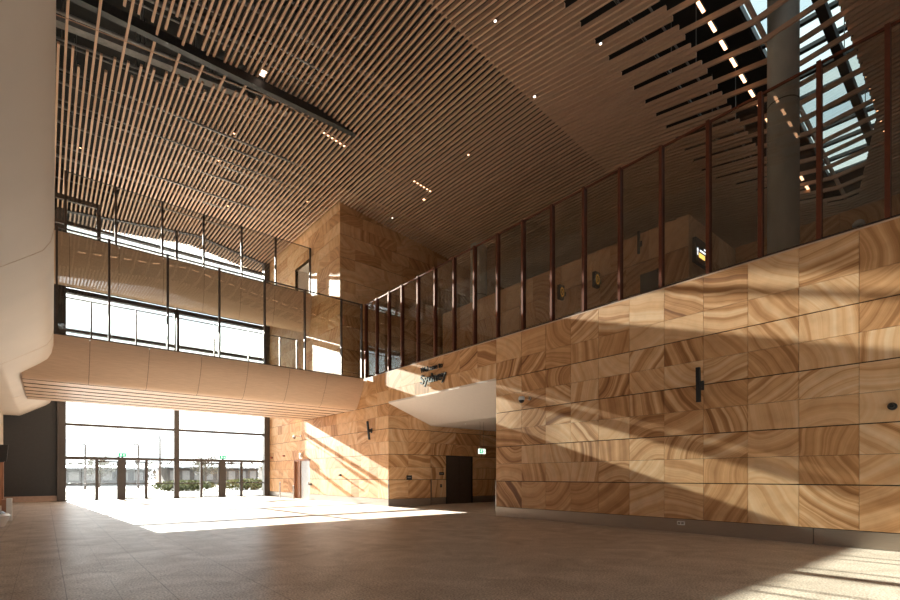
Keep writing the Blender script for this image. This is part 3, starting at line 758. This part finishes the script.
# signs and readers on the recess walls
def plate_on(o_, u_, n_, a, z, w, h, name, label, cat, accent=None):
    c = o_+u_*a; e = empty(name, (c.x, c.y, z), label, cat)
    def bx(m_, a0, a1, z0, z1, d0, d1):
        p = []
        for zz in (z0, z1):
            for aa, dd in ((a0, d0), (a1, d0), (a1, d1), (a0, d1)): p.append(tuple(o_+u_*aa+n_*dd+Vector((0, 0, zz))))
        m_.hexa(p)
    mb = MB(); bx(mb, a-w/2, a+w/2, z-h/2, z+h/2, .002, .035); mb.build('plate', M['black'], e)
    mb = MB(); bx(mb, a-w*.32, a+w*.30, z-h*.12, z+h*.12, .035, .04); mb.build('face_mark', M[accent or 'duct'], e); local(e)
plate_on(sp0, su, sn, 1.13, 1.42, .30, .22, 'wall_sign', 'small black sign on the angled sandstone face of the recess', 'sign')
plate_on(o3, u3, n3+Vector(), 16.22, 1.63, .33, .15, 'door_sign', 'black door sign with paired symbols left of the brown recess door', 'sign')
plate_on(o3, u3, n3+Vector(), 16.18, .98, .13, .16, 'card_reader', 'small black card reader low beside the brown recess door', 'card reader')

# exit signs
def exit_sign(x, y, z, label, rod=None):
    e = empty('exit_sign', (x, y, z), label, 'exit sign', None)
    w, h = .21, .12
    mb = MB(); mb.box(x-w, x+w, y-.035, y+.035, z-h, z+h); mb.build('sign_box', M['exit_white' if rod else 'black'], e)
    mb = MB(); mb.box(x-w+.015, x+(.03 if rod else w-.015), y-.042, y-.036, z-h+.02, z+h-.02); mb.build('green_panel', M['exit_green'], e)
    # running figure and arrow
    mb = MB(); yy = y-.045; cx = x-.08
    def st(ax, az, bx_, bz, w_=.016): mb.bar((cx+ax, yy, z+az), (cx+bx_, yy, z+bz), w_, .004, up=(0, 1, 0))
    mb.cyl((cx+.01, yy-.002, z+.065), (cx+.01, yy+.002, z+.065), .014, 12)
    st(.005, .05, -.005, -.005, .022); st(-.005, 0, .03, -.03); st(.03, -.03, .02, -.07); st(-.005, 0, -.03, -.035); st(-.03, -.035, -.06, -.045); st(.005, .04, .04, .02); st(.005, .04, -.035, .02)
    mb.build('running_figure', M['exit_white'], e)
    mb = MB(); cx = x+.11; st(.05, 0, -.03, 0, .02); mb.quad([(cx-.02, yy, z+.045), (cx-.02, yy, z-.045), (cx-.07, yy, z)]); mb.build('arrow', M['exit_green' if rod else 'exit_white'], e)
    if rod:
        mb = MB(); mb.cyl((x-.12, y, z+h), (x-.12, y, rod), .008, 8); mb.cyl((x+.12, y, z+h), (x+.12, y, rod), .008, 8); mb.build('hanging_rod', M['chrome'], e)
    else:
        mb = MB(); mb.box(x-.05, x+.05, y-.01, y+.02, z-h-.06, z-h); mb.build('mount', M['black'], e)
    local(e)
exit_sign(3.75, YF-.2, 2.83, 'green exit sign above the left pair of entrance doors')
exit_sign(9.7, YF-.2, 2.83, 'green exit sign above the right pair of entrance doors')
exit_sign(16.2, 17.0, 2.69, 'green exit sign hanging from the white soffit of the recess', rod=4.12)

# welcome sign: raised letters on the stone
sign = empty('welcome_sign', (WX, 17.5, 5.5), 'raised dark lettering reading Welcome to Sydney on the stone above the recess', 'sign')
def word(text, y0, y1, z0, hgt, name, mat, depth, bold):
    cu = bpy.data.curves.new('t', 'FONT'); cu.body = text; cu.size = 1; cu.extrude = depth; cu.offset = bold; cu.resolution_u = 3
    to = bpy.data.objects.new('t', cu); COL.objects.link(to); bpy.context.view_layer.update()
    me = bpy.data.meshes.new_from_object(to.evaluated_get(bpy.context.evaluated_depsgraph_get())); bpy.data.objects.remove(to)
    xs = [v.co.x for v in me.vertices]; a, b = min(xs), max(xs); s = (y0-y1)/(b-a)
    for v in me.vertices:
        v.co = Vector((WX-.06-v.co.z, y0-(v.co.x-a)*s, z0+v.co.y*hgt))
    me.materials.clear(); me.materials.append(mat); me.name = name
    o = bpy.data.objects.new(name, me); COL.objects.link(o); o.parent = sign; return o
word('Welcome to', 17.55, 16.0, 6.12, .34, 'lettering', M['black'], .025, .004)
w_ = word('Sydney', 17.55, 15.75, 5.60, .58, 'lettering', M['black'], .035, .008)
local(sign)
for c in sign.children: pass

# ================================================================== bollards, carousel, screen at the left
def bollard(x, y, h, label, r=.055):
    e = empty('bollard', (x, y, 0), label, 'bollard', 'steel bollards by the far wall')
    mb = MB(); mb.cyl((x, y, 0), (x, y, h), r, 20); mb.cyl((x, y, 0), (x, y, .015), r*1.7, 20); mb.build('post', M['chrome'], e, smooth=True)
    mb = MB(); mb.lathe((x, y, h), [(r, 0), (r*1.02, .01), (r*.8, .05), (.001, .065)], 20); mb.build('cap', M['white'], e, smooth=True); local(e)
bollard(12.3, 32.8, 1.05, 'steel bollard nearer the glazed entrance, left of the far steel door')
bollard(12.35, 30.6, .85, 'steel bollard directly in front of the far steel door')

e = empty('baggage_carousel', (-2.0, 19.5, 0), 'end of a baggage carousel with black belt and pale curved side, far left', 'baggage carousel')
def stadium(cx, cy, hw, r, n=14):
    p = []
    for i in range(n+1): t = -math.pi/2+math.pi*i/n; p.append((cx+hw+r*math.cos(t), cy+r*math.sin(t)))
    for i in range(n+1): t = math.pi/2+math.pi*i/n; p.append((cx-hw+r*math.cos(t), cy+r*math.sin(t)))
    return p
def slab_(p0, z0, p1, z1, mb, bottom=True):
    n = len(p0); k = len(mb.v); mb.v += [(x, y, z0) for x, y in p0] + [(x, y, z1) for x, y in p1]
    fs = [(k+i, k+(i+1) % n, k+n+(i+1) % n, k+n+i) for i in range(n)] + [tuple(k+n+i for i in range(n))] + ([tuple(k+i for i in reversed(range(n)))] if bottom else [])
    for q in fs: mb.f.append(q); mb.mi.append(0); mb.uv.append(None); mb.tone.append(None)
CY = 19.4
mb = MB(); slab_(stadium(-2.25, CY, .35, 1.0), .02, stadium(-2.25, CY, .35, 1.12), .34, mb); slab_(stadium(-2.25, CY, .35, 1.12), .34, stadium(-2.25, CY, .35, 1.08), .40, mb)
mb.build('curved_side', M['white'], e, smooth=True)
mb = MB(); slab_(stadium(-2.25, CY, .35, 1.02), .40, stadium(-2.25, CY, .35, .95), .47, mb); mb.build('belt', M['black'], e)
mb = MB(); slab_(stadium(-2.25, CY, .35, .45), .47, stadium(-2.25, CY, .35, .40), .6, mb); mb.build('island', M['chrome'], e)
local(e)
e = empty('guard_post', (-.95, 21.9, 0), 'low guard post with brown and white faces at the end of the baggage carousel', 'guard post')
mb = MB(); mb.box(-1.10, -.99, 21.75, 21.95, 0, .72); mb.build('brown_face', M['brown_panel'], e)
mb = MB(); mb.box(-.99, -.84, 21.75, 21.95, 0, .76); mb.build('white_face', M['white'], e, bevel=.015); local(e)
e = empty('timber_pier', (-1.75, 33.6, 0), 'narrow brown timber pier at the far left edge below a black screen', 'pier')
mb = MB(); mb.box(-1.86, -1.62, 33.45, 33.75, 0, 2.2); mb.build('pier_body', M['brown_panel'], e)
mb = MB(); mb.box(-1.88, -1.60, 33.43, 33.77, 2.2, 2.24); mb.build('cap', M['black'], e); local(e)
e = empty('display_screen', (-1.6, 33.4, 2.7), 'black tilted display screen at the far left edge by the charcoal wall', 'screen')
mb = MB(); mb.hexa([(-2.3, 33.35, 2.24), (-1.5, 33.35, 2.24), (-1.5, 33.45, 2.24), (-2.3, 33.45, 2.24), (-2.3, 33.15, 3.08), (-1.42, 33.15, 3.08), (-1.42, 33.25, 3.08), (-2.3, 33.25, 3.08)]); mb.build('screen_body', M['black'], e, bevel=.01)
mb = MB(); mb.box(-1.95, -1.65, 33.25, 33.5, 3.0, 3.06); mb.box(-1.8, -1.75, 33.3, 33.35, 3.05, 4.94); mb.build('ceiling_bracket', M['duct_dark'], e); local(e)

# ================================================================== lamps
def row_lamp(y, xs, label, group, size=.035, mat='lamp_warm', dz=.02, nm='downlight'):
    e = None
    for i, x in enumerate(xs):
        z = zc(x, y)
        if e is None:
            e = empty(nm, (x, y, z), label, 'downlight', group)
            mb = MB(); mb.lathe((0, 0, 0), [(size*1.5, -.01), (size*1.5, .06), (size, .06), (size, .0)], 14); mb.build('housing', M['duct_dark'], e)
            mb = MB(); mb.cyl((0, 0, -.005), (0, 0, .02), size, 14); mb.build('lamp_lens', M[mat], e); first = e
        else:
            c = copy_tree(first); c.location = (x, y, z)
half = PITCH/2
def gapx(x): return .58+PITCH*(math.floor((x-.58)/PITCH)+.5)
row_lamp(21.2, [gapx(9.93)+PITCH*k for k in range(6)], 'one lamp of the tight row of pink-white ceiling downlights left of centre', 'left tight row of ceiling downlights', .05, 'lamp_warm')
row_lamp(20.62, [gapx(14.75)+PITCH*k for k in range(6)], 'one lamp of the tight row of pink-white ceiling downlights above the tower', 'right tight row of ceiling downlights', .05, 'lamp_warm')
def single(x, y, label, size=.06, mat='lamp_warm'):
    row_lamp(y, [gapx(x)], label, None, size, mat)
single(14.93, 12.7, 'bright single downlight beside the ceiling fold, upper centre', .05, 'lamp_white')
single(15.5, 17.1, 'orange single downlight in the dark middle of the ceiling', .045)
single(16.06, 21.45, 'orange single downlight just below the right tight row of lamps', .07)
single(15.74, 24.3, 'white downlight close to the right face of the stone tower', .05, 'lamp_white')
single(6.83, 24.3, 'small pinkish downlight in the left part of the slatted ceiling', .045)
single(6.89, 27.0, 'faint downlight left of centre, second below the pinkish one', .04)
single(8.53, 31.4, 'faint downlight low in the slats above the upper walkway glass', .045)
single(11.76, 26.9, 'small downlight in the slats just left of the stone tower edge', .045)
single(1.29, 29.3, 'faint downlight in the slats at the far left above the walkway', .04)
single(11.6, 11.6, 'square-framed downlight at the top centre of the ceiling', .045, 'lamp_white')
single(14.4, 9.3, 'bright downlight in the first dark slot of the ceiling, upper right', .045, 'lamp_white')
# small square luminaire with two lamps
e = empty('square_luminaire', (6.7, 19.75, 17.6), 'square luminaire with two white lamps in the dark gap of the slats', 'luminaire')
xq = 6.72; zq = zc(xq, 19.75)
mb = MB(); mb.box(xq-.14, xq+.14, 19.55, 19.95, zq-.02, zq+.1); mb.build('housing', M['soffit'], e)
mb = MB(); mb.box(xq-.09, xq+.09, 19.60, 19.72, zq-.03, zq-.02); mb.box(xq-.09, xq+.09, 19.79, 19.91, zq-.03, zq-.02); mb.build('lamp_lens', M['lamp_white'], e); local(e)

# line of strip lights above the wide-spaced slats, running across the hall
xs = [.58+PITCH*4*k+.415 for k in range(1, 31)]
first = None
for i, x in enumerate(xs):
    if x > 26.6: break
    za, zb = zc(x-.33, 6.35)+.14, zc(x+.33, 6.35)+.14
    if first is None:
        e = empty('strip_light', (0, 0, 0), 'warm strip light between two wide-spaced slats, one of the long upper right line', 'strip light', 'line of warm strip lights above the slats')
        first = e
        mb = MB(); mb.hexa([(-.21, -.045, 0), (.21, -.045, 0), (.21, .045, 0), (-.21, .045, 0), (-.21, -.045, .02), (.21, -.045, .02), (.21, .045, .02), (-.21, .045, .02)]); mb.build('lamp_lens', M['lamp_warm'], e)
        mb = MB(); mb.box(-.23, .23, -.06, .06, .02, .09); mb.build('housing', M['duct_dark'], e)
    else: e = copy_tree(first)
    e.location = (x, 6.35, (za+zb)/2); e.rotation_euler = (0, math.atan2(za-zb, .66), 0)
# second line of small amber spots by the skylight
first = None
for i in range(13):
    x = 17.2+.62*i; y = 3.5+.0*i; z = zc(x, y)+.05
    if first is None:
        e = empty('amber_spotlight', (0, 0, 0), 'small amber spotlight, one of the line beside the skylight at far upper right', 'spotlight', 'amber spotlights beside the skylight'); first = e
        mb = MB(); mb.cyl((0, 0, 0), (0, 0, .12), .05, 14, r2=.06); mb.build('housing', M['duct_dark'], e)
        mb = MB(); mb.cyl((0, 0, -.012), (0, 0, 0), .045, 14); mb.build('lamp_lens', M['lamp_warm'], e)
    else: e = copy_tree(first)
    e.location = (x, y, z)
# downlights in the recess soffit
first = None
for x, y, lb in ((16.2, 18.2, 'recessed white downlight in the recess soffit, nearest the door wall'), (16.6, 16.2, 'recessed white downlight in the middle of the recess soffit'), (16.4, 13.9, 'recessed white downlight in the recess soffit by the near stone edge')):
    e = empty('recessed_downlight', (x, y, 4.12), lb, 'downlight', 'recess soffit downlights')
    mb = MB(); mb.lathe((x, y, 4.12), [(.07, 0), (.07, -.012), (.05, -.012), (.05, 0)], 20); mb.build('trim_ring', M['white'], e)
    mb = MB(); mb.cyl((x, y, 4.116), (x, y, 4.119), .05, 20); mb.build('lamp_lens', M['lamp_white'], e); local(e)

# ================================================================== services in the ceiling void
def pipe(a, b, r, label, mat='duct', hang=True, sect=None):
    e = empty('service_duct' if sect else 'service_pipe', a, label, 'duct' if sect else 'pipe', None)
    mb = MB()
    if sect: mb.bar(a, b, *sect)
    else: mb.cyl(a, b, r, 14)
    mb.build('duct_body' if sect else 'pipe_body', M[mat], e, smooth=not sect)
    n = 4
    for i in range(n):
        mb = MB(); t = (i+.5)/n; x = a[0]+(b[0]-a[0])*t; y = a[1]+(b[1]-a[1])*t; z = a[2]+(b[2]-a[2])*t
        mb.bar((x, y, z), (x, y, prof(x)+2.6+.02*(y-21)), .025, .025); mb.build('hanger', M['duct'], e)
    local(e)
def P3(x, y, dz): return (x, y, zc(x, y)+dz)
pipe(P3(-.7, 17.4, .9), P3(12.8, 17.4, .9), .07, 'grey pipe in the ceiling void, nearest of the pipes above the dark gap')
pipe(P3(-.7, 18.3, .8), P3(12.8, 18.3, .8), .05, 'thin grey pipe in the ceiling void just before the dark gap')
pipe(P3(-.7, 20.2, .45), P3(12.8, 20.2, .45), 0, 'long dark steel beam filling the gap across the slats', 'duct_dark', sect=(.26, .34))
pipe(P3(-.7, 21.6, .6), P3(8.8, 21.6, .6), .06, 'grey pipe just beyond the dark gap in the slats')
pipe(P3(-.7, 22.3, .75), P3(8.8, 22.3, .75), 0, 'rectangular galvanised duct beyond the dark gap in the slats', sect=(.35, .2))
pipe(P3(-.7, 23.4, .9), P3(8.8, 23.4, .9), .045, 'thin pipe above the short-cut slats at the left')
pipe(P3(-.7, 25.6, .7), P3(12.5, 25.6, .7), .05, 'thin pipe above the left slats, midway to the facade')
pipe(P3(-.7, 28.6, .7), P3(12.5, 28.6, .7), .06, 'grey pipe above the slats over the upper walkway edge')
pipe(P3(12.5, 8.6, .9), P3(27, 8.6, .9), .05, 'grey pipe above the dark slots of the right ceiling')
pipe(P3(12.5, 7.7, .5), P3(27, 7.7, .5), .035, 'thin conduit above the wide-spaced slats at the right')
pipe(P3(16.5, 4.2, 1.3), P3(30, 4.2, 1.3), 0, 'dark steel beam under the skylight edge', 'duct_dark', sect=(.25, .3))
for i_, (y, dz, r) in enumerate(((16.3, .5, .04), (19.3, .35, .035), (19.8, 1.1, .09), (22.9, .4, .03), (24.4, .5, .05), (26.4, .45, .035), (27.5, .8, .07), (30.3, .5, .05), (32.0, .8, .08), (33.8, .5, .04))):
    pipe(P3(-.7, y, dz), P3(12.6 if y > 24 else 9.5, y, dz), r, 'bright galvanised pipe across the void above the left slats, ' + ('nearest', 'second nearest', 'third nearest and thickest', 'fourth nearest', 'fifth nearest', 'fifth from the facade', 'fourth from the facade', 'third from the facade', 'second from the facade', 'closest to the facade')[i_])
# diagonal truss bars above the gap
e = empty('roof_truss', (3, 19, 18.5), 'diagonal steel roof truss seen through the gap in the slats', 'truss')
mb = MB()
for k in range(9):
    x = -.5+1.5*k; za = zc(x, 18.9)+.5; zb = min(zc(x, 18.9)+2.4, prof(x+.75)+2.4)
    mb.bar((x, 18.9, za), (x+.75, 18.9, zb), .06, .06)
mb.build('diagonal', M['duct'], e)
mb = MB()
for k in range(9):
    x = -.5+1.5*k; mb.bar((x+.75, 18.9, zc(x+.75, 18.9)+2.3), (x+1.5, 18.9, zc(x+1.5, 18.9)+.5), .06, .06)
mb.build('web_bar', M['duct'], e)
mb = MB()
for a, b in ((-.7, 8), (8, 12.8)):
    mb.bar(P3(a, 18.9, .5), P3(b, 18.9, .5), .1, .12); mb.bar(P3(a, 18.9, 2.35), P3(b, 18.9, 2.35), .1, .12)
mb.build('chord', M['duct_dark'], e); local(e)

# ================================================================== outside
mb = MB(); mb.box(-160, 220, YF-.05, 260, -.35, -.03); structure(mb.build('floor_outside', M['paving']))
def leafy(mb, cx, cy, cz, rx, ry, rz, n, s, rnd):
    for _ in range(n):
        while True:
            p = Vector((rnd.uniform(-1, 1), rnd.uniform(-1, 1), rnd.uniform(-1, 1)))
            if p.length < 1: break
        c = Vector((cx+p.x*rx, cy+p.y*ry, cz+p.z*rz)); a = Vector((rnd.gauss(0, 1), rnd.gauss(0, 1), rnd.gauss(0, 1))).normalized()*s; b = Vector((rnd.gauss(0, 1), rnd.gauss(0, 1), rnd.gauss(0, 1))).normalized()*s*.7
        mb.quad([tuple(c-a), tuple(c+b), tuple(c+a), tuple(c-b)])
rnd = random.Random(3)
for i, (x0, x1, y, h, lb) in enumerate(((8.5, 13.8, 56, 1.0, 'low green planting bed outside behind the middle entrance glazing'), (14.6, 20.5, 56, 1.15, 'low green planting bed outside behind the right entrance doors'))):
    mb = MB(); leafy(mb, (x0+x1)/2, y, h*.5, (x1-x0)/2*1.15, 1.2, h*.55, 1500, .16, rnd)
    tag(mb.build('planting_bed', M['hedge'], recalc=False), lb, 'plants', None)
def tree(x, y, h, r, lb, n=700):
    e = empty('tree', (x, y, -.03), lb, 'tree')
    mb = MB(); mb.cyl((x, y, -.03), (x, y, h*.55), .14, 10, r2=.08)
    for k in range(7):
        a = k*.9; mb.cyl((x, y, h*(.3+.04*k)), (x+math.cos(a)*r*.7, y+math.sin(a)*r*.7, h*(.6+.05*k)), .05, 6, r2=.02)
    mb.build('trunk', M['bark'], e)
    mb = MB(); leafy(mb, x, y, h*.66, r, r, h*.34, n, .16, rnd); mb.build('crown', M['foliage'], e, recalc=False); local(e)
tree(17.5, 75, 4.6, 2.2, 'thin-leaved tree outside, seen through the pane left of the right doors', 600)
tree(24.3, 66, 4.4, 2.2, 'sparse tree outside, behind the last pane on the right', 500)
tree(5.6, 80, 4.0, 2.0, 'small tree outside, seen between the left entrance doors', 400)
def lamp_post(x, y, h, arm, lb):
    e = empty('street_lamp', (x, y, -.03), lb, 'street lamp')
    mb = MB(); mb.cyl((x, y, -.03), (x, y, h), .14, 10, r2=.09); mb.build('pole', M['bronze'], e, smooth=True)
    mb = MB(); mb.cyl((x, y, h-.1), (x-arm, y, h+.05), .05, 8); mb.box(x-arm-.5, x-arm, y-.14, y+.14, h, h+.12); mb.build('lamp_head', M['bronze'], e); local(e)
lamp_post(3.56, 70, 5.1, .05, 'plain short street lamp pole outside, leftmost of the three')
lamp_post(8.77, 70, 5.3, .05, 'plain street lamp pole outside, middle of the three')
lamp_post(11.07, 70, 6.5, 1.0, 'taller street lamp with side arm outside, left of the central mullion')
def building(x0, x1, y0, y1, h, over, lb, cols_, rise=.6):
    e = empty('distant_building', ((x0+x1)/2, y0, -.03), lb, 'building')
    mb = MB(); mb.box(x0, x1, y0, y1, -.03, h); mb.build('wall', M['far_wall'], e)
    mb = MB(); mb.hexa([(x0-over, y0-over, h), (x1+over, y0-over, h), (x1+over, y1, h+rise), (x0-over, y1, h+rise), (x0-over, y0-over, h+.25), (x1+over, y0-over, h+.25), (x1+over, y1, h+rise+.25), (x0-over, y1, h+rise+.25)]); mb.build('roof', M['far_roof'], e)
    for i in range(cols_):
        x = x0+(x1-x0)*(i+.5)/cols_
        mb = MB(); mb.box(x-(x1-x0)/cols_*.3, x+(x1-x0)/cols_*.3, y0-.06, y0-.01, .8, h-.5); mb.build('window', M['duct'], e)
    local(e)
building(-4, 13, 95, 108, 2.6, 1.5, 'long low building with white roof outside behind the left doors', 8)
building(17, 33, 100, 112, 3.0, 1.5, 'long low building with white roof outside behind the right doors', 8)
building(38, 60, 105, 115, 3.4, 1.5, 'low building with white roof at the right end outside', 8)
building(-40, -8, 120, 130, 4.0, 1, 'low building with white roof at the left end outside', 10)
mb = MB()
for k in range(60):
    x = -120+5.2*k; leafy(mb, x, 150+rnd.uniform(-6, 6), 2.6, 5, 3, 3.4+rnd.uniform(-1, 1.4), 90, .7, rnd)
tag(mb.build('tree_line', M['foliage'], recalc=False), 'hazy brown line of trees on the horizon beyond the buildings', 'trees', None, 'stuff')
